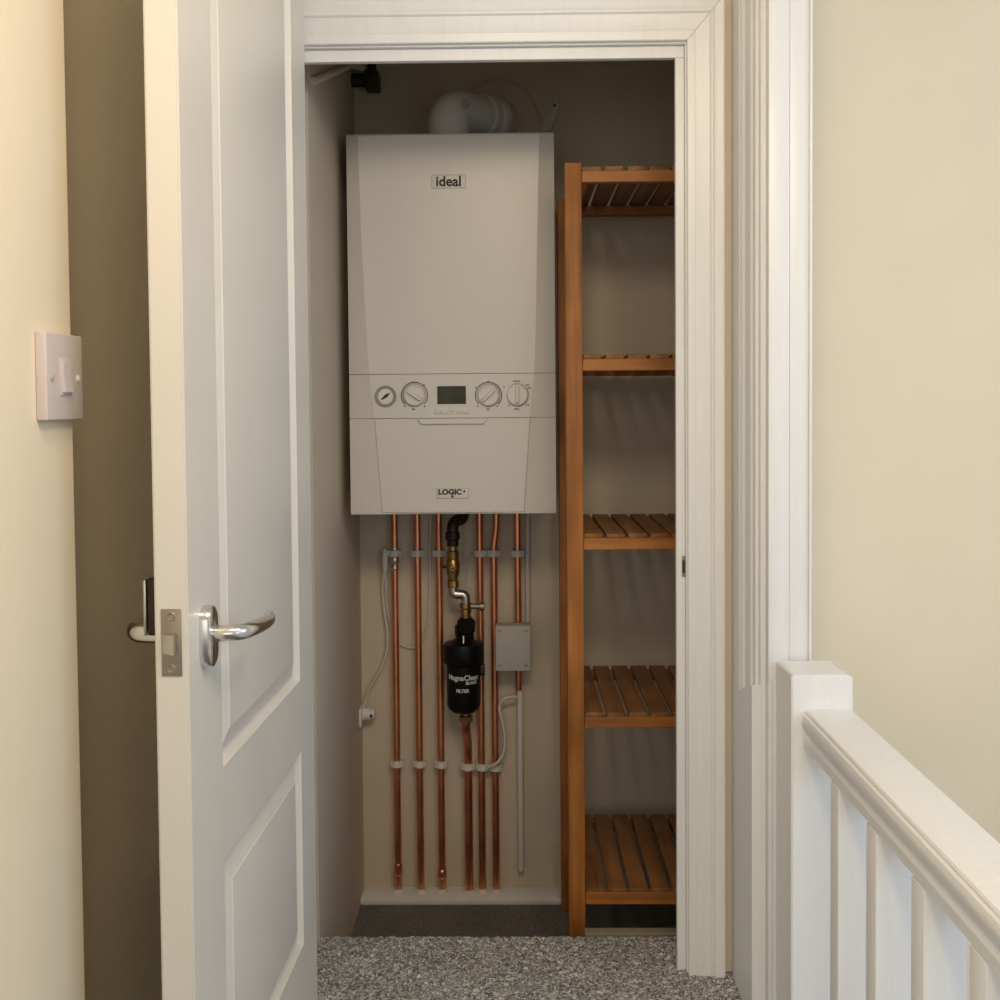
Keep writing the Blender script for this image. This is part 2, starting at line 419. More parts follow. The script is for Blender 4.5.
# handles
def stadium(u0, w, z0, z1, n=10):
    r = w/2; pts = []
    for k in range(n+1):
        a = PI*k/n; pts.append((u0 + r*math.cos(a), z1 - r + r*math.sin(a)))
    for k in range(n+1):
        a = PI + PI*k/n; pts.append((u0 + r*math.cos(a), z0 + r + r*math.sin(a)))
    return pts
uc = .045; YH = D(uc, 0, 0).y
zh = at(213, 633, YH).z
zp1, zp0 = at(206, 605, YH).z, at(206, 667, YH).z
def handle(side, z1, z0):
    sg = 1 if side == 0 else -1; n0 = 0 if side == 0 else -TH
    bm = nbm(); st = stadium(uc, .029, z0, z1); rings = []
    for k, (sc_, dep) in enumerate(((1, 0), (1, .007), (.93, .0095), (.80, .0105))):
        cz = (z0+z1)/2
        rings.append([bm.verts.new(D(uc+(u-uc)*sc_, n0+sg*dep, cz+(z-cz)*(1-(1-sc_)*.5))) for u, z in st])
    for A, B in zip(rings, rings[1:]):
        for i in range(len(st)):
            j = (i+1) % len(st); bm.faces.new((A[i], A[j], B[j], B[i]))
    bm.faces.new(rings[0][::-1]); bm.faces.new(rings[-1])
    h = obj('door_handle', bm, M['chrome'], door, 35, 'chrome handle plate on the %s face' % ('panelled' if side == 0 else 'hidden'))
    pts = catmull([D(uc, n0+sg*.009, zh), D(uc, n0+sg*.022, zh), D(uc+.004, n0+sg*.033, zh), D(uc+.018, n0+sg*.0395, zh), D(uc+.050, n0+sg*.042, zh-.002), D(uc+.078, n0+sg*.042, zh-.003), D(uc+.096, n0+sg*.038, zh-.002)], 8)
    m = len(pts); kk = 1.25 if side else 1.; rr = [kk*v for v in [.0078 if i < m*.45 else .0078-.0022*((i-m*.45)/(m*.55))**1.6 for i in range(m)]]
    bm = nbm(); tube(bm, pts, rr, 16); obj('lever', bm, M['chrome'], h, 60)
    if side == 1:
        for nm, m_, n_0, n_1, du in (('shaded_plate_block', 'pipeblack', -TH-.019, -TH-.0005, .011), ('lit_plate_rim', 'steel', -TH-.0225, -TH-.0192, .0125)):  # shade on the plate put in as dark metal, its lit edge as bright rim
            b3 = nbm(); box(b3, uc-du, uc+du, n_0, n_1, z0+.028, z1, .0015, 2)
            for v in b3.verts: v.co = D(v.co.x, v.co.y, v.co.z)
            obj(nm, b3, M[m_], h, 30)
    return h
handle(0, zp1, zp0)
handle(1, zp1+.026, zp0+.004)
# latch plate on the door's edge
def on_edge(px, py):
    d = ray(px, py); o = D0; t = (o-CAM).dot(d_u)/d.dot(d_u); p = CAM+d*t
    return (p-D0).dot(d_n), p.z
nl, zt = on_edge(161, 609); nr, zbm = on_edge(182.5, 676)
def ebox(bm, n0, n1, z0, z1, u0, u1, bev=0):
    b2 = nbm(); box(b2, u0, u1, n0, n1, z0, z1, bev, 2)
    for v in b2.verts: v.co = D(v.co.x, v.co.y, v.co.z)
    me = bpy.data.meshes.new('t'); b2.to_mesh(me); b2.free(); bm.from_mesh(me); bpy.data.meshes.remove(me)
bm = nbm(); ebox(bm, nl, nr, zbm, zt, -.0012, 0, .0004)
lp = obj('latch_plate', bm, M['bronze'], door, 30, 'dull brown metal latch plate')
cn = (nl+nr)/2; n_b0, zb1 = on_edge(163.5, 633); n_b1, zb0 = on_edge(178, 653)
bm = nbm()
pr = [bm.verts.new(D(u, n, z)) for z in (zb0, zb1) for u, n in ((0, n_b0), (-.004, n_b0), (-.011, n_b1-.003), (-.011, n_b1), (0, n_b1))]
for i in range(5):
    j = (i+1) % 5; bm.faces.new((pr[i], pr[j], pr[5+j], pr[5+i]))
bm.faces.new(pr[:5][::-1]); bm.faces.new(pr[5:])
bmesh.ops.bevel(bm, geom=bm.edges[:], offset=.0008, segments=2, affect='EDGES')
obj('latch_bolt', bm, M['steel'], lp, 40)
for py in (616.5, 668.5):
    n_, z_ = on_edge(171.5, py); bm = nbm(); lathe(bm, D(-.0005, n_, z_), -d_u, [(.0042, 0), (.0042, .0008), (.0036, .0012), (.0015, .0006)], 16)
    obj('screw', bm, M['bronze'], lp, 40)

# ================================================================== LIGHT SWITCH
def lw(px, py, off=0.): return atx(px, py, X_LW+off)
a0, a1 = lw(44.5, 331, .010), lw(48.5, 420, .010); b0 = lw(80.5, 336, .010); b1 = lw(85, 420, .010)
ys0, ys1 = (a0.y+a1.y)/2, (b0.y+b1.y)/2; zs1, zs0 = (a0.z+b0.z)/2, (a1.z+b1.z)/2
cy, cz = (ys0+ys1)/2, (zs0+zs1)/2
sw = thing('light_switch', 'square off-white rocker light switch on the cream wall', 'light switch', (X_LW, cy, zs0))
bm = nbm(); box(bm, X_LW, X_LW+.010, ys0, ys1, zs0, zs1, .0015, 3); obj('switch_plate', bm, M['pinkplastic'], sw)
wy = (ys1-ys0)
bm = nbm(); box(bm, X_LW+.0098, X_LW+.0112, cy-wy*.16, cy+wy*.16, cz-.017, cz+.017, .0006, 2); fr_ = obj('rocker_surround', bm, M['pinkplastic'], sw)
bm = nbm(); prism(bm, [(X_LW+.010, cz-.0145), (X_LW+.0140, cz-.0145), (X_LW+.0122, cz+.002), (X_LW+.0128, cz+.0145), (X_LW+.010, cz+.0145)], 'y', cy-wy*.115, cy+wy*.115)
bmesh.ops.bevel(bm, geom=bm.edges[:], offset=.0006, segments=2, affect='EDGES'); obj('rocker', bm, M['pinkplastic'], sw)
for s, m_ in ((-1, 'greybox'), (1, 'plastic')):
    bm = nbm(); lathe(bm, (X_LW+.0098, cy+s*wy*.36, cz-.001), (1, 0, 0), [(.0034, 0), (.0034, .0012), (.0026, .0016)], 16)
    obj('screw_cap', bm, M[m_], sw)

# ================================================================== BOILER
YF, YS = 2.085, 2.101
top_z, bot_z = at(450, 133, YF).z, at(450, 512.5, YF).z
XB0, XB1 = at(348.5, 323, YS).x, at(555, 323, YS).x
def pz(py): return at(450, py, YF).z
def sz(py): return at(450, py, YS).z
def interp(tab, v):
    for (a, b), (c, d) in zip(tab, tab[1:]):
        if a <= v <= c: return b + (d-b)*(v-a)/(c-a)
    return tab[0][1] if v < tab[0][0] else tab[-1][1]
LT = [(133, 357.6), (240, 361.5), (340, 367), (374, 369.3), (418, 374.6), (465, 378.5), (513, 382.6)]
RT = [(133, 539.2), (240, 537), (340, 535.5), (374, 534), (418, 530), (465, 527), (513, 524)]
XLq = lambda py: at(interp(LT, py), py, YF).x
XRq = lambda py: at(interp(RT, py), py, YF).x
boiler = thing('boiler', 'white wall-hung combination boiler in the cupboard above the copper pipes', 'boiler', ((XB0+XB1)/2, Y_BACK-.1, bot_z))
bm = nbm(); box(bm, XB0+.003, XB1-.003, YS+.004, Y_BACK-.0005, bot_z+.006, top_z+.002, .004, 2)
casing_o = obj('casing', bm, M['case'], boiler)
def shell(py0, py1, rows, inner_l=None, inner_r=None, flank=True, thick=.012, round_top=0., round_bot=0.):
    bm = nbm(); NB = 8; R = []
    for k in range(rows+1):
        py = py0 + (py1-py0)*k/rows; z = pz(py)
        xl, xr_ = XLq(py), XRq(py); dy = 0
        if round_top and k == 0: dy = round_top
        if round_bot and k == rows: dy = round_bot
        pts = []
        if flank: pts += [(XB0, YS+.02, 1), (XB0, YS+dy*.3, 1)]
        for i in range(NB+1):
            t = i/NB; pts.append((xl + (xr_-xl)*t, YF - .005*(1-(2*t-1)**2) + dy))
        if flank: pts += [(XB1, YS+dy*.3, 1), (XB1, YS+.02, 1)]
        else: pts = [(pts[0][0], YF+thick)] + pts + [(pts[-1][0], YF+thick)]
        R.append([bm.verts.new((p[0], p[1], sz(py) if len(p) > 2 else z)) for p in pts])
    for A, B in zip(R, R[1:]):
        for i in range(len(A)-1): bm.faces.new((A[i], A[i+1], B[i+1], B[i]))
    for row in (R[0], R[-1]): bm.faces.new(row)
    return bm
def with_rows(py0, py1, rows, **k): return shell(py0, py1, rows, **k)
obj('front_panel', shell(135.2, 373.6, 14), M['case'], boiler, 14)
bm = nbm()   # top lip above the front panel
pts = [(XB0, YS+.02), (XB0, YS), (XLq(133), YF), (XRq(133), YF), (XB1, YS), (XB1, YS+.02)]
for dz in (0, 1):
    pass
lo = [bm.verts.new((x, y+.0015, (sz if y >= YS else pz)(135.0))) for x, y in pts]; hi = [bm.verts.new((x, y+.0035, (sz if y >= YS else pz)(133))) for x, y in pts]
for i in range(6): bm.faces.new((lo[i], lo[(i+1) % 6], hi[(i+1) % 6], hi[i]))
bm.faces.new(lo); bm.faces.new(hi)
obj('top_lip', bm, M['case'], boiler, 20)
cp = obj('control_panel', shell(374.1, 417.8, 3), M['case'], boiler, 14)
obj('lower_flap', shell(418.3, 512, 6, flank=False, thick=.030), M['case'], boiler, 14)
for sgn in (0, 1):   # lower flanks beside the flap
    bm = nbm(); R = []
    for k in range(7):
        py = 418.2 + (512.5-418.2)*k/6; z = pz(py)
        pts = [(XB0, YS+.02), (XB0, YS), (XLq(py)-.0007, YF+.001), (XLq(py)-.0007, YF+.03)] if sgn == 0 else [(XB1, YS+.02), (XB1, YS), (XRq(py)+.0007, YF+.001), (XRq(py)+.0007, YF+.03)]
        R.append([bm.verts.new((x, y, sz(py) if y >= YS else z)) for x, y in pts])
    for A, B in zip(R, R[1:]):
        for i in range(3): bm.faces.new((A[i], A[i+1], B[i+1], B[i]))
        bm.faces.new((A[3], A[0], B[0], B[3]))
    bm.faces.new(R[0]); bm.faces.new(R[-1]); obj('side_cheek', bm, M['case'], boiler, 14)
bm = nbm()   # bottom lip, chamfered back at both ends
pts = [(XB0, YS+.03), (XB0, YS+.001), (XLq(513)-.001, YF+.002), (XRq(513)+.001, YF+.002), (XB1, YS+.001), (XB1, YS+.03)]
lo = [bm.verts.new((x, y, (sz if y >= YS else pz)(513.9))) for x, y in pts]; hi = [bm.verts.new((x, y, (sz if y >= YS else pz)(512.3))) for x, y in pts]
for i in range(6): bm.faces.new((lo[i], lo[(i+1) % 6], hi[(i+1) % 6], hi[i]))
bm.faces.new(lo); bm.faces.new(hi); obj('bottom_lip', bm, M['case'], boiler, 20)
# grip tab on the flap
YP = YF-.005
tz0, tz1 = pz(423.8), pz(418.9)
bm = nbm(); xa, xb = at(418, 420, YP).x, at(487, 420, YP).x
prism(bm, [(xa, tz1), (xb, tz1), (xb-.007, tz0), (xa+.007, tz0)], 'y', YP-.0055, YP+.006)
bmesh.ops.bevel(bm, geom=bm.edges[:], offset=.0004, segments=1, affect='EDGES'); obj('grip_tab', bm, M['case'], boiler, 30)
# badges
def badge(px, py, w, h, nm):
    c = at(px, py, YP); bm = nbm(); box(bm, c.x-w/2, c.x+w/2, c.y-.0010, c.y+.004, c.z-h/2, c.z+h/2, .0012, 2)
    o = obj(nm, bm, M['plastic'], boiler, 30)
    b2 = nbm(); t = .0006
    for x0, x1, z0, z1 in ((-w/2, w/2, h/2-t, h/2), (-w/2, w/2, -h/2, -h/2+t), (-w/2, -w/2+t, -h/2, h/2), (w/2-t, w/2, -h/2, h/2)):
        box(b2, c.x+x0, c.x+x1, c.y-.0013, c.y-.0008, c.z+z0, c.z+z1)
    obj('badge_edge', b2, M['ring'], o, None)
    return c, o
c, bd = badge(448.6, 181.6, .065, .0255, 'maker_badge')
text('lettering', 'ideal', .0265, (c.x, c.y-.0012, c.z-.0005), M['ink'], bd, .0007)
c, bd = badge(452.6, 493.5, .062, .019, 'model_badge')
text('lettering', 'LOGIC', .0135, (c.x-.005, c.y-.0012, c.z+.0025), M['ink'], bd, .0007, sx=1.12)
text('lettering', '+', .011, (c.x+.0225, c.y-.0012, c.z+.0035), M['ink'], bd, .0004)
bm = nbm(); lathe(bm, (c.x-.0005, c.y-.0008, c.z-.0055), (0, -1, 0), [(.0026, 0), (.0026, .0006)], 12); obj('badge_mark', bm, M['ink'], bd)
# dials
def disc(bm, c, prof, n=36): return lathe(bm, c, (0, -1, 0), prof, n)
yc = YP
def front_y(px): # depth of the bowed control panel at this column
    x = at(px, 396, YF).x; xl, xr_ = XLq(396), XRq(396); t = (x-xl)/(xr_-xl); return YF-.005*(1-(2*t-1)**2)
c = at(385.8, 396.3, front_y(386)); bm = nbm()
disc(bm, c, [(.0205, -.002), (.0205, .002), (.0195, .004), (.0150, .0035), (.0145, .0015)]); g = obj('pressure_gauge', bm, M['ring'], cp, 30, 'round pressure gauge with grey bezel')
bm = nbm(); disc(bm, c, [(.0148, 0), (.0148, .0022)]); obj('gauge_face', bm, M['plastic'], g, 30)
# (the needle and markings belong to the gauge)
bm = nbm()
dv = Vector((math.cos(math.radians(38)), 0, math.sin(math.radians(38)))); nv = Vector((-dv.z, 0, dv.x))
pp = [c+dv*.0118, c+dv*.002+nv*.003, c-dv*.0105+nv*.0009, c-dv*.0105-nv*.0009, c+dv*.002-nv*.003]
A = [bm.verts.new(p+Vector((0, -.0024, 0))) for p in pp]; B = [bm.verts.new(p+Vector((0, -.0036, 0))) for p in pp]
for i in range(5): bm.faces.new((A[i], A[(i+1) % 5], B[(i+1) % 5], B[i]))
bm.faces.new(A); bm.faces.new(B[::-1]); obj('needle', bm, M['ink'], g, None)
def arc(bm, c, r, a0, a1, rr=.0007, n=40):
    tube(bm, [c+Vector((r*math.cos(math.radians(a0+(a1-a0)*i/n)), -.0006, r*math.sin(math.radians(a0+(a1-a0)*i/n)))) for i in range(n+1)], rr, 6)
def knob(px, py, ang, ring=True, marks=()):
    c = at(px, py, front_y(px)); bm = nbm()
    disc(bm, c, [(.0205, -.002), (.0205, .003), (.0195, .006), (.0185, .0068), (.0165, .0068), (.0160, .0060)])
    k = obj('knob', bm, M['case'], cp, 30)
    a = math.radians(ang); e1 = Vector((math.cos(a), 0, math.sin(a))); e2 = Vector((-e1.z, 0, e1.x)); b2 = nbm()
    L = [(-.0155, .0042), (.0155, .0042), (.0155, -.0042), (-.0155, -.0042)]
    A = [b2.verts.new(c+e1*u+e2*w+Vector((0, -.005, 0))) for u, w in L]; B = [b2.verts.new(c+e1*u*.98+e2*w*.62+Vector((0, -.013, 0))) for u, w in L]
    for i in range(4): b2.faces.new((A[i], A[(i+1) % 4], B[(i+1) % 4], B[i]))
    b2.faces.new(A); b2.faces.new(B[::-1]); bmesh.ops.bevel(b2, geom=b2.edges[:], offset=.0008, segments=2, affect='EDGES')
    gr = obj('knob_grip', b2, M['case'], k, 30)
    bm = nbm(); arc(bm, c, .0222, 0, 360, .0003, 48)
    if ring: arc(bm, c, .0252, 222, -42, .00085)
    for px_, py_, w in marks:
        m = at(px_, py_, front_y(px_)); w = w/521
        for i in range(max(1, int(w/.0032))):
            x0 = m.x-w/2+i*.0034; box(bm, x0, x0+.0022, m.y-.0008, m.y+.002, m.z-.0013, m.z+.0013)
    obj('dial_markings', bm, M['ink'], cp, None)
knob(414.5, 395.4, -35, True, ((414, 409.2, 4), (424.8, 385, 2.4), (405.3, 406.3, 1.6), (425, 406.3, 1.6), (412.6, 382.4, 2), (416.2, 382.4, 2)))
knob(488.4, 395.4, 44, True, ((488.6, 409.2, 4), (488.4, 381.4, 1.6), (476.4, 387.4, 2.4), (477.5, 406.3, 1.6), (497.5, 406.3, 1.6)))
knob(517.3, 395, 90, False, ((517.3, 381.2, 8), (517.3, 409, 6), (528.3, 385, 5), (530, 388, 4), (528, 405, 4), (505, 387, 3), (509.3, 405.3, 2)))
c0, c1 = at(437.2, 386.2, YP), at(466, 403.8, YP)
bm = nbm(); box(bm, c0.x, c1.x, YP-.0015, YP+.004, c1.z, c0.z, .0006, 1); obj('display', bm, M['lcd'], cp, None, 'dark green-grey display window')
for x0, x1 in ((434.3, 447.8), (456.0, 469.3)):
    a, b = at(x0, 408.9, YP), at(x1, 413.7, YP); bm = nbm(); box(bm, a.x, b.x, YP-.0022, YP+.004, b.z, a.z, .0008, 2); bt = obj('button', bm, M['case'], cp, 30)
    bm = nbm(); m = (a+b)/2; box(bm, m.x-.003, m.x+.001, YP-.0026, YP, m.z-.0006, m.z+.0006); obj('button_mark', bm, M['ring'], bt, None)
bm = nbm()
for px in (450.6, 452.8):
    m = at(px, 411.3, YP); lathe(bm, (m.x, m.y-.0002, m.z), (0, -1, 0), [(.0014, 0), (.0014, .0012)], 10)
obj('indicator', bm, M['bronze'], cp, None)
# flue elbow on top of the casing
pe = at(449, 131, 2.21); fx, fy = pe.x, 2.21
R_F = .0425
path = smooth_path([(fx, fy, top_z+.0025), (fx, fy, top_z+.078), (fx+.092, 2.325, top_z+.088)], .05, 10)
bm = nbm(); tube(bm, path, [R_F*(1.0 if i < 2 else 1.0) for i in range(len(path))], 28); fl = obj('flue_elbow', bm, M['plastic'], boiler, 50, 'white flue elbow bending back to the wall')
dirv = (path[-1]-path[-2]).normalized()
for s0, s1, rr in ((-.050, -.036, .0462), (-.022, .004, .0465)):
    bm = nbm(); lathe(bm, path[-1]+dirv*s0, dirv, [(rr*.96, 0), (rr, .003), (rr, s1-s0-.003), (rr*.96, s1-s0)], 28); obj('flue_collar', bm, M['plastic'], fl, 40)
bm = nbm(); lathe(bm, path[-1], dirv, [(.041, 0), (.041, .026)], 28); obj('flue_pipe', bm, M['inwall'], fl, 40)
bm = nbm(); lathe(bm, (fx, fy, top_z+.0022), (0, 0, 1), [(.051, 0), (.051, .004), (.046, .008), (.0445, .018), (.043, .019)], 28); obj('flue_base', bm, M['plastic'], fl, 40)
pc = at(447, 126, fy-R_F); bm = nbm(); box(bm, pc.x-.007, pc.x+.007, fy-R_F-.003, fy-R_F+.004, top_z+.012, top_z+.024, .001, 1); obj('flue_catch', bm, M['plastic'], fl, 30)
pt = at(466, 105, fy-.028); bm = nbm(); lathe(bm, (pt.x, fy-.033, pt.z), (.35, -1, .1), [(.006, 0), (.006, .010), (.0045, .012), (.003, .009)], 16); obj('test_point', bm, M['greybox'], fl, 40)

# ================================================================== COPPER PIPES
YPI = 2.335; RP = .0076
zbt = bot_z+.0055            # underside of the boiler's casing
def pipe(label, pts, r=RP, name='copper_pipe', grp=None, col=True, rad=.03):
    pts = smooth_path(pts, rad, 6)
    t = thing(name, label, 'pipe', Vector(pts[-1]) if pts[-1].z < pts[0].z else Vector(pts[0]), grp)
    bm = nbm(); tube(bm, pts, r, 18); obj('tube', bm, M['copper'], t, 60)
    if col:
        p = pts[-1]; bm = nbm(); lathe(bm, (p.x, p.y, Z_LEDGE), (0, 0, 1), [(r*1.05, 0), (r*1.5, 0), (r*1.5, .003), (r*1.38, .006), (r*1.08, .0065)], 20, False)
        obj('collar', bm, M['plastic'], t, 40, 'white collar at the ledge')
    return t
def XP(px, py, Y=YPI): return at(px, py, Y).x
zl_ = Z_LEDGE+.0006
def straight(x): return [(x, YPI, zbt), (x, YPI, zl_)]
xs = [XP(396.3, 700), XP(419, 700), XP(440.5, 700)]
p1 = pipe('leftmost copper pipe, with pale plated union near its top', straight(xs[0]))
for py, m_, h, r in ((549, 'steel', .010, .0088), (560, 'steel', .014, .0095), (568, 'steel', .008, .0088)):
    z = at(395, py, YPI).z; bm = nbm(); lathe(bm, (xs[0], YPI, z-h/2), (0, 0, 1), [(r*.9, 0), (r, .002), (r, h-.002), (r*.9, h)], 18, False); obj('union', bm, M[m_], p1, 40, 'plated union')
z = at(398, 868, YPI).z; bm = nbm(); lathe(bm, (xs[0], YPI, z), (0, 0, 1), [(.0076, -.016), (.0094, -.012), (.0094, .008), (.0076, .012)], 18, False); obj('coupling', bm, M['copper'], p1, 60)
pipe('plain copper pipe, second from the cupboard\'s left wall', straight(xs[1]))
p3 = pipe('copper pipe just beside the black filter, with a soldered joint at its foot', straight(xs[2]))
z = at(444, 873, YPI).z; bm = nbm(); lathe(bm, (xs[2], YPI, z), (0, 0, 1), [(.0076, -.012), (.0098, -.009), (.0098, .006), (.0076, .009)], 18, False); obj('coupling', bm, M['copper'], p3, 60)
pipe('copper pipe running down right behind the black filter', straight(XP(481, 700)))
x6 = XP(495, 700); z6 = at(495, 545, YPI).z
pipe('copper pipe kinked at its top, between black filter and grey box', [(x6+.006, YPI, zbt), (x6+.006, YPI, z6+.035), (x6, YPI, z6), (x6, YPI, zl_)])
x7 = XP(518, 600); z7 = at(519, 690, YPI).z
pipe('short copper pipe passing down behind the grey junction box', [(x7, YPI, zbt), (x7, YPI, z7+.03), (x7, YPI+.004, z7)], col=False)
# white tube continuing below the box
xw = XP(520.5, 780); zw0, zw1 = at(521, 873, YPI).z, at(520, 684, YPI).z
bm = nbm(); lathe(bm, (xw, YPI+.008, zw0), (0, 0, 1), [(.002, 0), (.005, .0015), (.0068, .005), (.0068, zw1-zw0)], 18)
tag(obj('condensate_pipe', bm, M['plastic'], None, 60), 'thin white plastic pipe hanging below the grey box, ending above the ledge', 'pipe')

# pipe clips (white, saddle and base)
def clip(x, z, r=RP, Y=YPI):
    bm = nbm(); h = .0135; ro = r+.0042; n = 18
    for k in range(n):   # ring segment open to the front edge
        pass
    lathe(bm, (x, Y, z-h/2), (0, 0, 1), [(r+.0004, 0), (ro, 0), (ro, h), (r+.0004, h), (r+.0004, 0)], 22, False)
    box(bm, x-.012, x+.012, Y+r+.0006, Y_BACK, z-h/2, z+h/2, .0008, 1)
    box(bm, x-r-.0058, x-r-.0012, Y-.004, Y+r+.003, z-h/2, z+h/2, .0008, 1); box(bm, x+r+.0012, x+r+.0058, Y-.004, Y+r+.003, z-h/2, z+h/2, .0008, 1)
    return bm
names = ['leftmost copper pipe', 'second copper pipe from the left wall', 'third copper pipe, beside the brass valve', 'copper pipe behind the black filter', 'kinked copper pipe', 'copper pipe entering the grey box']
XS = [xs[0], xs[1], xs[2], XP(480.5, 553), x6, x7]
for i, (x, px) in enumerate(zip(XS, (394, 416, 438, 480, 494, 516))):
    z = at(px, 553.2, YPI).z
    tag(obj('pipe_clip', clip(x, z), M['plastic'], None, 35), 'white plastic clip in the upper row, round the ' + names[i], 'pipe clip', 'pipe clips under the boiler')

# ================================================================== MAGNETIC FILTER COLUMN
YM = 2.278
cx = at(463.7, 680, YM).x; zf = lambda py: at(464, py, YM).z
filt = thing('magnetic_filter', 'black cylindrical magnetic filter with white lettering among the copper pipes', 'filter', (cx, YM, zf(712)))
R1, R2 = .0355, .0425
h = zf(664)-zf(713)
bm = nbm(); lathe(bm, (cx, YM, zf(713)), (0, 0, 1), [(.010, 0), (.024, .004), (.033, .012), (R1, .020), (R1, h)], 36); can = obj('canister', bm, M['black'], filt, 40)
h2 = zf(641)-zf(664)
bm = nbm(); lathe(bm, (cx, YM, zf(664)), (0, 0, 1), [(R1*.98, 0), (R2*.97, .004), (R2, .006), (R2, h2-.008), (R2*.96, h2-.004), (.020, h2+.003), (.016, h2+.008)], 36)
obj('lid_ring', bm, M['black'], filt, 40)
cn_ = at(466, 630, YM).x
bm = nbm(); lathe(bm, (cn_, YM, zf(641)+.004), (0, 0, 1), [(.016, 0), (.0165, .014), (.019, .016), (.019, .040), (.0145, .043), (.013, .046)], 8); 
box(bm, cn_-.023, cn_-.015, YM-.008, YM+.008, zf(636), zf(625), .002, 1)
obj('top_connector', bm, M['black'], filt, 30)
pb = at(463.5, 641, YM-.02); bm = nbm(); tube(bm, [(pb.x, YM-.0275, zf(645.5)), (pb.x, YM-.020, zf(634))], .0028, 10); obj('air_bleed', bm, M['steel'], filt, 40, 'bright bleed screw')
wr = (cx, YM, R1+.0003)
text('lettering', 'MagnaClean', .0148, (at(463, 674, YM-R1).x, 0, zf(674.3)), M['paleprint'], can, .0004, .0002, wr)
text('lettering', 'BLACK', .0085, (at(472, 679, YM-R1).x, 0, zf(679.3)), M['paleprint'], can, .0004, .0002, wr)
text('lettering', 'FILTER', .0095, (at(462.5, 687, YM-R1).x, 0, zf(687)), M['paleprint'], can, .0004, .0002, wr)
# brass fitting, plated swan-neck, brass isolation valve, dark elbow to the boiler
valve = thing('isolation_valve', 'brass isolation valve with a plated swan-neck above the black filter', 'valve', (cn_, YM, zf(621)))
zc = zf(620)
bm = nbm(); lathe(bm, (cn_, YM, zc-.0005), (0, 0, 1), [(.010, 0), (.0115, .004), (.0115, .010), (.0098, .011), (.0098, .014), (.0118, .015), (.0118, .024), (.010, .026), (.0135, .027), (.0135, .036), (.010, .037)], 10)
obj('brass_nut', bm, M['brass'], valve, 30)
xv = at(453, 570, YM).x; zn = zf(603)
pth = smooth_path([(cn_, YM, zn-.002), (cn_, YM, zf(594.5)), (xv, YM, zf(594)), (xv, YM, zf(586))], .016, 8)
bm = nbm(); tube(bm, pth, .0100, 16); obj('swan_neck', bm, M['steel'], valve, 60, 'plated swan-neck tube')
z0 = zf(588); H = zf(545)-z0
bm = nbm(); lathe(bm, (xv, YM, z0), (0, 0, 1), [(.0088, 0), (.0118, .002), (.0118, .016), (.0098, .018), (.0105, .024), (.0140, .034), (.0150, .044), (.0140, .056), (.0112, .062), (.0128, .064), (.0128, .078), (.0095, .080), (.0090, H)], 12)
obj('valve_body', bm, M['brass'], valve, 30)
bm = nbm(); lathe(bm, (xv, YM-.013, z0+.044), (0, -1, 0), [(.0085, 0), (.0085, .006), (.0065, .007), (.005, .0055)], 16); vs = obj('valve_spindle', bm, M['brass'], valve, 30)
bm = nbm(); box(bm, xv-.0035, xv+.0035, YM-.0215, YM-.0185, z0+.0425, z0+.0455); obj('screw_slot', bm, M['dark'], vs, None)
bm = nbm(); tube(bm, [(xv-.013, YM, z0+.044), (xv-.023, YM, z0+.046)], .0028, 10); obj('side_screw', bm, M['pipeblack'], valve, 40)
dz0 = zf(546)
bm = nbm()
tube(bm, smooth_path([(xv, YM, dz0), (xv, YM, zf(521)), (at(463, 520, YM).x, YM+.035, zf(521)), (at(463, 520, YM).x, YM+.035, zbt)], .022, 10), .0125, 18)
lathe(bm, (xv, YM, zf(540)), (0, 0, 1), [(.013, 0), (.0155, .002), (.0155, .016), (.013, .018)], 18, False)
obj('upper_elbow', bm, M['pipeblack'], valve, 50, 'dark blackened elbow')
# drain cock beside the brass nut
bm = nbm(); tube(bm, [(cn_+.011, YM-.004, zf(606)), (cn_+.040, YM-.006, zf(606))], .0062, 12); lathe(bm, (cn_+.030, YM-.006, zf(606)), (1, 0, 0), [(.006, 0), (.0095, .001), (.0095, .009), (.006, .010)], 12)
obj('drain_cock', bm, M['bronze'], valve, 40)
bm = nbm(); ph_ = at(483, 671, YM+.005); box(bm, cx+R1-.002, ph_.x+.004, YM-.003, YM+.011, zf(676), zf(664.5), .003, 2); obj('filter_drain', bm, M['pipeblack'], filt, 30)
# pipe below the filter
xb = at(468, 800, YM+.03).x
pf = pipe('thicker copper pipe leaving the bottom of the black filter', [(cx+.004, YM, zf(713.5)), (cx+.004, YM, zf(728)), (xb, YPI-.004, zf(752)), (xb, YPI-.004, zl_)], .0090, rad=.04)
bm = nbm(); lathe(bm, (cx+.004, YM, zf(722)), (0, 0, 1), [(.012, 0), (.0145, .002), (.0145, .013), (.012, .015)], 8, False); obj('compression_nut', bm, M['brass'], pf, 30)
names2 = ['leftmost copper pipe', 'second copper pipe from the left wall', 'copper pipe with the soldered foot', 'thick pipe below the black filter', 'pipe just beside that thick one', 'kinked pipe next to the white cable']
for i, (x, px, py, r) in enumerate(zip([xs[0], xs[1], xs[2], xb, XS[3], x6], (397, 420, 443, 468, 482, 496), (763.4, 763.6, 764, 765.6, 766.6, 767.2), (RP, RP, RP, .0090, RP, RP))):
    z = at(px, py, YPI).z
    tag(obj('pipe_clip', clip(x, z, r, YPI-.004 if r > .008 else YPI), M['plastic'], None, 35), 'white plastic clip in the lower row, round the ' + names2[i], 'pipe clip', 'pipe clips above the ledge')

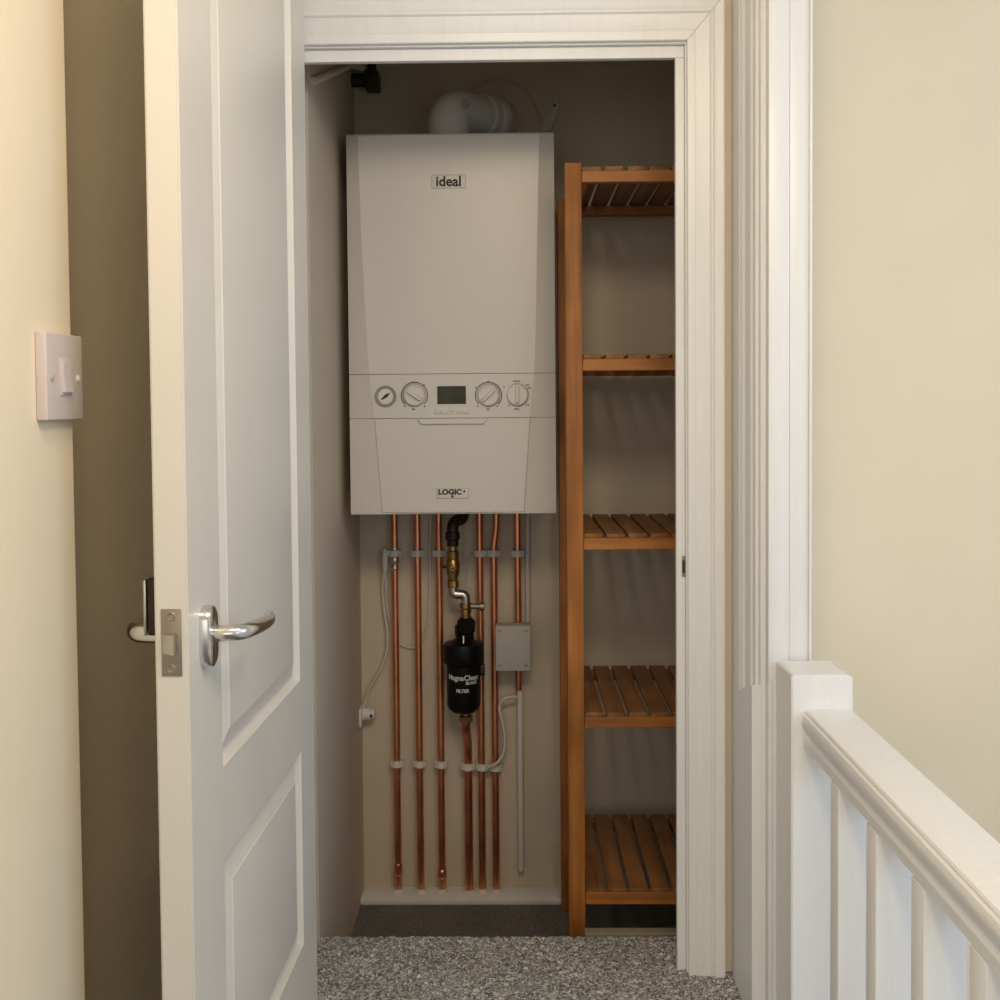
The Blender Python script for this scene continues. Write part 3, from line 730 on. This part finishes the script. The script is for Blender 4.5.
# ================================================================== JUNCTION BOX
a, b = at(495.3, 625.6, 2.288), at(530.8, 670.8, 2.288)
jb = thing('junction_box', 'grey plastic junction box mounted over a copper pipe', 'junction box', ((a.x+b.x)/2, 2.31, b.z))
bm = nbm(); box(bm, a.x+.001, b.x-.001, 2.292, 2.325, b.z+.001, a.z-.001, .002, 2); box(bm, b.x-.016, b.x-.003, 2.325, Y_BACK, b.z+.01, a.z-.01); box(bm, a.x+.003, x7-RP-.003, 2.325, Y_BACK, b.z+.03, a.z-.03) if x7-RP-.003 > a.x+.02 and False else None
obj('box_body', bm, M['greybox'], jb, 30)
bm = nbm(); box(bm, a.x, b.x, 2.284, 2.2915, b.z, a.z, .002, 3); lid = obj('box_lid', bm, M['greybox'], jb, 30)
for px, py in ((499.6, 631.4), (526, 631.4), (499.6, 666), (526, 666)):
    p = at(px, py, 2.284); bm = nbm(); lathe(bm, (p.x, 2.2842, p.z), (0, -1, 0), [(.0032, 0), (.0032, .0010), (.0012, .0004)], 12); obj('screw', bm, M['bronze'], lid, 40)

# ================================================================== CABLES
def cable(label, pix, r, Y=2.348, name='cable', extra=None, mat='cable'):
    pts = [at(*p[:2], p[2] if len(p) > 2 else Y) for p in pix]
    bm = nbm(); tube(bm, catmull(pts, 8), r, 10)
    return tag(obj(name, bm, M[mat], None, 60), label, 'cable')
# connector plug hanging beside the leftmost pipe
pg = at(384.3, 549, 2.335); pg2 = at(385, 570, 2.335)
cc = thing('cable_connector', 'small white moulded cable connector beside the leftmost copper pipe', 'connector', (pg2.x, 2.335, pg2.z))
bm = nbm(); lathe(bm, (pg2.x, 2.335, pg2.z), (0, 0, 1), [(.004, 0), (.0055, .004), (.0062, .014), (.0062, .032), (.0052, .040), (.002, pg.z-pg2.z)], 14); obj('plug_body', bm, M['plastic'], cc, 40)
bm = nbm(); tube(bm, [(pg.x, 2.335, pg.z-.008), (xs[0]-RP-.002, 2.335, pg.z-.008)], .005, 12); obj('side_arm', bm, M['plastic'], cc, 40)
cable('white cable hanging from the connector down to the flex outlet', [(384.6, 569.5, 2.335), (382.5, 590), (385, 615), (387.5, 635), (386, 655), (379, 672), (370, 688), (365.5, 700), (364, 709, 2.335)], .0032)
cable('white cable looped across behind the two leftmost pipes up to the boiler', [(386, 569.8, 2.337), (386, 600, 2.352), (390, 622, 2.354), (396, 640, 2.354), (408, 647.3, 2.354), (418, 645, 2.354), (426, 632, 2.354), (429.3, 610, 2.354), (430, 570, 2.354), (430.6, 515, 2.352)], .0028, 2.354)
cable('white cable straight down the wall from the boiler to the grey box', [(527.5, 512, 2.352), (527.5, 560, 2.352), (527.8, 600, 2.352), (527.8, 622, 2.352)], .0055)
cable('thin white wire beside the brass valve', [(463.8, 527, 2.3576), (464.5, 560, 2.3576), (465, 600, 2.3576), (465, 628, 2.345), (464, 637, 2.318), (463, 640, 2.306)], .002)
cable('thin white wire bent from upper clip down behind the brass valve', [(473, 554, 2.352), (469.6, 556, 2.3576), (468, 562, 2.3576), (467.6, 598, 2.3576), (467.6, 628, 2.345), (467, 637, 2.318), (466.5, 640, 2.306)], .0018)
cable('white cable curling from the white pipe down to the lower clips', [(517, 697, 2.325), (508, 697.5, 2.320), (501.5, 701, 2.318), (499.5, 710, 2.318), (502.5, 722, 2.318), (505, 738, 2.318), (503.5, 753, 2.316), (497, 763, 2.312), (488, 767.3, 2.318)], .0036)
# flex outlet on the left wall near the back corner
po = atx(361.5, 716, X_L+.006)
fo = thing('flex_outlet', 'small white cable outlet low on the cupboard\'s left wall', 'cable outlet', (X_L, 2.325, po.z-.02))
zo1, zo0 = at(362, 707, 2.325).z, at(362, 725, 2.325).z
bm = nbm(); box(bm, X_L, X_L+.006, 2.305, 2.352, zo0, zo1, .002, 2); obj('outlet_plate', bm, M['plastic'], fo, 30)
bm = nbm(); lathe(bm, (X_L+.0055, 2.330, (zo0+zo1)/2+.003), (1, 0, 0), [(.0135, 0), (.0135, .016), (.0105, .018), (.0105, .026), (.008, .027)], 18); gl = obj('gland', bm, M['plastic'], fo, 40)
bm = nbm(); lathe(bm, (X_L+.0245, 2.3225, (zo0+zo1)/2+.002), (0.2, -1, 0), [(.0035, 0), (.0035, .004)], 10); obj('gland_hole', bm, M['dark'], gl, None)

# ================================================================== UP AT THE TOP
p0, p1_ = at(306, 77, 1.82), at(363, 68.5, 2.31)
bm = nbm(); tube(bm, [(X_L-.010, 1.84, p0.z), (X_L+.002, 1.862, p0.z+.006), (X_L+.004, 2.285, p1_.z), (p1_.x, 2.315, p1_.z+.002)], .0075, 14)
tag(obj('overhead_pipe', bm, M['inwall'], None, 60), 'painted pipe running up along the cupboard\'s left wall near the ceiling', 'pipe')
a, b = at(352, 86, 2.32), at(377.5, 62, 2.32)
dk = thing('pipe_bracket', 'dark brown pipe elbow fixed in the top corner above the boiler', 'pipe fitting', (a.x, 2.33, a.z))
xv2 = at(371.5, 70, 2.32).x; zq = at(365, 79.5, 2.32).z
bm = nbm(); tube(bm, [(xv2, 2.325, zq), (xv2, 2.325, Z_ICE)], .0095, 16); obj('riser', bm, M['pipeblack'], dk, 50)
bm = nbm(); tube(bm, [(xv2-.002, 2.325, zq), (X_L, 2.325, zq)], .0142, 16); obj('side_branch', bm, M['pipeblack'], dk, 50)
z1b, z0b = at(365, 71.5, 2.32).z, at(365, 88.5, 2.32).z
bm = nbm(); box(bm, xv2-.015, xv2+.0155, 2.304, Y_BACK, z0b, z1b, .004, 2); obj('elbow_body', bm, M['pipeblack'], dk, 40)
cable('thin wire arching from the boiler flue over to its top corner', [(471, 98, 2.32), (478, 87, 2.33), (490, 80.5, 2.345), (503, 79, 2.35), (518, 84.5, 2.35), (530, 96, 2.345), (537, 110, 2.33), (541, 122, 2.30), (541.5, 133, 2.27)], .0022, name='wire', mat='inwall')
wb = thing('wall_bracket', 'small pale triangular bracket screwed to the wall above the boiler', 'bracket', tuple(at(548, 128, Y_BACK-.01)))
pts = [at(px, py, Y_BACK) for px, py in ((558.5, 98), (559, 108), (552, 130), (541, 133), (543, 121))]
bm = nbm(); prism(bm, [(p.x, p.z) for p in pts], 'y', Y_BACK-.006, Y_BACK-.0002); bmesh.ops.bevel(bm, geom=bm.edges[:], offset=.001, segments=1, affect='EDGES'); obj('bracket_plate', bm, M['cable'], wb, 30)
p = at(554.5, 105.5, Y_BACK-.006); bm = nbm(); lathe(bm, (p.x, Y_BACK-.0058, p.z), (0, -1, 0), [(.003, 0), (.003, .0012)], 10); obj('screw', bm, M['dark'], wb, None)

# ================================================================== SLATTED SHELF UNIT
YS0 = 1.93; PW = .0297
xs0 = at(567, 550, YS0).x; SW = .372; xs1 = xs0+SW
KD = 2.292; zt_ = at(572, 162.5, YS0).z
rack = thing('slatted_shelf', 'tall brown wooden shelf unit with five slatted shelves at the cupboard\'s right', 'shelf unit', ((xs0+xs1)/2, (YS0+KD)/2, Z_CUP))
for x in (xs0, xs1-PW):
    for y in (YS0, KD-PW):
        bm = nbm(); box(bm, x, x+PW, y, y+PW, Z_CUP, zt_, .0015, 2); obj('post', bm, M['woodz'], rack, 30)
xi0, xi1 = xs0+PW+.0004, xs1-PW-.0004
tops = [(170.2, 181.8), (358.6, 370.6), (538, 549.7), (717, 728.2), (892.6, 904.6)]
for pt_, pb_ in tops:
    zr1, zr0 = at(620, pt_, YS0+.003).z, at(620, pb_, YS0+.003).z
    bm = nbm()
    box(bm, xi0, xi1, YS0+.003, YS0+.021, zr0, zr1, .001, 1); box(bm, xi0, xi1, KD-.021, KD-.003, zr0, zr1, .001, 1)
    for x in (xi0, xi1-.012): box(bm, x, x+.012, YS0+.020, KD-.020, zr0+.002, zr1)
    sh = obj('shelf', bm, M['woodx'], rack, 30)
    n = 8; gap = .0068; sw_ = (xi1-xi0-gap*(n-1)-.002)/n
    for k in range(n):
        x = xi0+.001+k*(sw_+gap); bm = nbm(); box(bm, x, x+sw_, YS0+.004, KD-.004, zr1-.0002, zr1+.0078, .0012, 2)
        for v in bm.verts: v.co.y += random.uniform(-.0004, .0004)
        obj('slat', bm, M['woody'], sh, 30)

# ================================================================== STAIR BALUSTRADE
YN0, YN1 = 1.45, 1.536
xn0, xn1 = at(791.5, 800, YN0).x, at(853, 700, YN0).x
zn1 = at(822, 662, YN1-.01).z; zn0 = 0.
ban = thing('stair_balustrade', 'white painted stair balustrade, newel post and square spindles by the doorway', 'balustrade', ((xn0+xn1)/2, YN0, 0))
bm = nbm(); 
ch = .005; zc0 = at(822, 678.5, YN0).z; zc1 = zn1
# chamfered top
R = []
for z, ins in ((0, 0), (zc0, 0), (zc0+.004, .001), (zc1-.0015, ch-.001), (zc1, ch+.001)):
    R.append([bm.verts.new(p) for p in ((xn0+ins, YN0+ins, z), (xn1-ins, YN0+ins, z), (xn1-ins, YN1-ins, z), (xn0+ins, YN1-ins, z))])
for A, B in zip(R, R[1:]):
    for i in range(4): bm.faces.new((A[i], A[(i+1) % 4], B[(i+1) % 4], B[i]))
bm.faces.new(R[0]); bm.faces.new(R[-1])
bmesh.ops.recalc_face_normals(bm, faces=bm.faces[:])
bmesh.ops.bevel(bm, geom=[e for e in bm.edges if e.calc_face_angle(0) > .3], offset=.0016, segments=2, affect='EDGES')
obj('newel_post', bm, M['white'], ban, 30)
# filler board between newel and wall end
bm = nbm(); zfb = at(775, 676, 1.56).z
box(bm, xn0-.004, xn0+.03, YN1+.0005, 1.541, 0, zfb, .001, 1); obj('backing_board', bm, M['white'], ban, 30)
# handrail: moulded section swept towards the landing
xr0, xr1 = at(805.4, 709, YN0).x, at(852, 719, YN0).x
zr = at(805, 709, YN0).z; zrb = at(802, 748, YN0).z
xc = (xr0+xr1)/2; w = (xr1-xr0)/2; hh = zr-zrb
half = [(.0, 0), (w-.004, -.0005), (w-.0010, -.0015), (w+.0006, -.004), (w-.0002, -.006), (w+.0030, -.008), (w+.0048, -.013), (w+.0050, -.019), (w+.0030, -.024), (w-.0005, -.030), (w-.0015, -.034), (w+.0005, -.0375), (w+.0020, -.040), (w+.0022, -hh+.002), (w+.0005, -hh)]
poly = [(xc-a, zr+b) for a, b in half[1:]][::-1] + [(xc+a, zr+b) for a, b in half[1:]]
# three short steps keep the cross-section smooth along the rail
bm = nbm(); prism(bm, poly, 'y', .45, YN0-.0003); obj('handrail', bm, M['white'], ban, 26)
BP = [(1.291, 1.324), (1.155, 1.188), (1.019, 1.052), (.883, .916), (.747, .780), (.611, .644)]
bxl = at(838, 900, 1.291).x; bw = .0418
for y0, y1 in BP:
    bm = nbm(); box(bm, bxl, bxl+bw, y0, y1, .035, zrb+.0003, .0012, 2); obj('spindle', bm, M['white'], ban, 30)
bm = nbm(); box(bm, bxl-.012, bxl+bw+.012, .45, YN0-.0003, 0, .0352, .002, 2); obj('base_rail', bm, M['white'], ban, 30)

# ================================================================== LIGHT
def area(name, loc, target, sx, sy, power, col):
    l = bpy.data.lights.new(name, 'AREA'); l.shape = 'RECTANGLE'; l.size = sx; l.size_y = sy; l.energy = power; l.color = col
    o = bpy.data.objects.new(name, l); COL.objects.link(o); o.location = loc
    o.rotation_euler = (Vector(target)-Vector(loc)).to_track_quat('-Z', 'Y').to_euler(); return o
area('landing_lamp', (-.03, .2, 2.14), (-.12, 1.3, .8), .20, .34, 5.8, (1.0, .80, .56))
area('left_wall_fill', (.34, .45, 1.98), (-.42, .95, .9), .3, .3, 5.2, (1.0, .80, .56))  # unseen warm fill, added to brighten the left wall
area('rear_window', (-.1, -2.8, 1.35), (0, 1.7, 1.1), 1.3, 1.5, 7.5, (1.0, .95, .86))
area('stairwell_window', (2.2, .2, 1.95), (.2, 1.2, .8), 1.0, 1.2, 18, (.52, .72, 1.0))
area('side_fill', (1.3, -.9, 1.5), (-.3, 1.0, 1.1), .9, 1.1, 3.5, (.80, .88, 1.0))  # added cool fill from behind right, mainly for the left wall
area('rear_left_fill', (-1.4, -1.8, 1.5), (.3, 1.4, 1.0), 1.2, 1.2, 15, (1.0, .96, .90))  # added fill from behind left for left-facing newel and trim
w = bpy.data.worlds.new('world'); sc.world = w; w.use_nodes = True
bg = w.node_tree.nodes['Background']; bg.inputs['Color'].default_value = (.98, .96, .88, 1); bg.inputs['Strength'].default_value = .45
sc.view_settings.view_transform = 'Standard'; sc.view_settings.look = 'None'; sc.view_settings.exposure = 0.; sc.view_settings.gamma = 1.
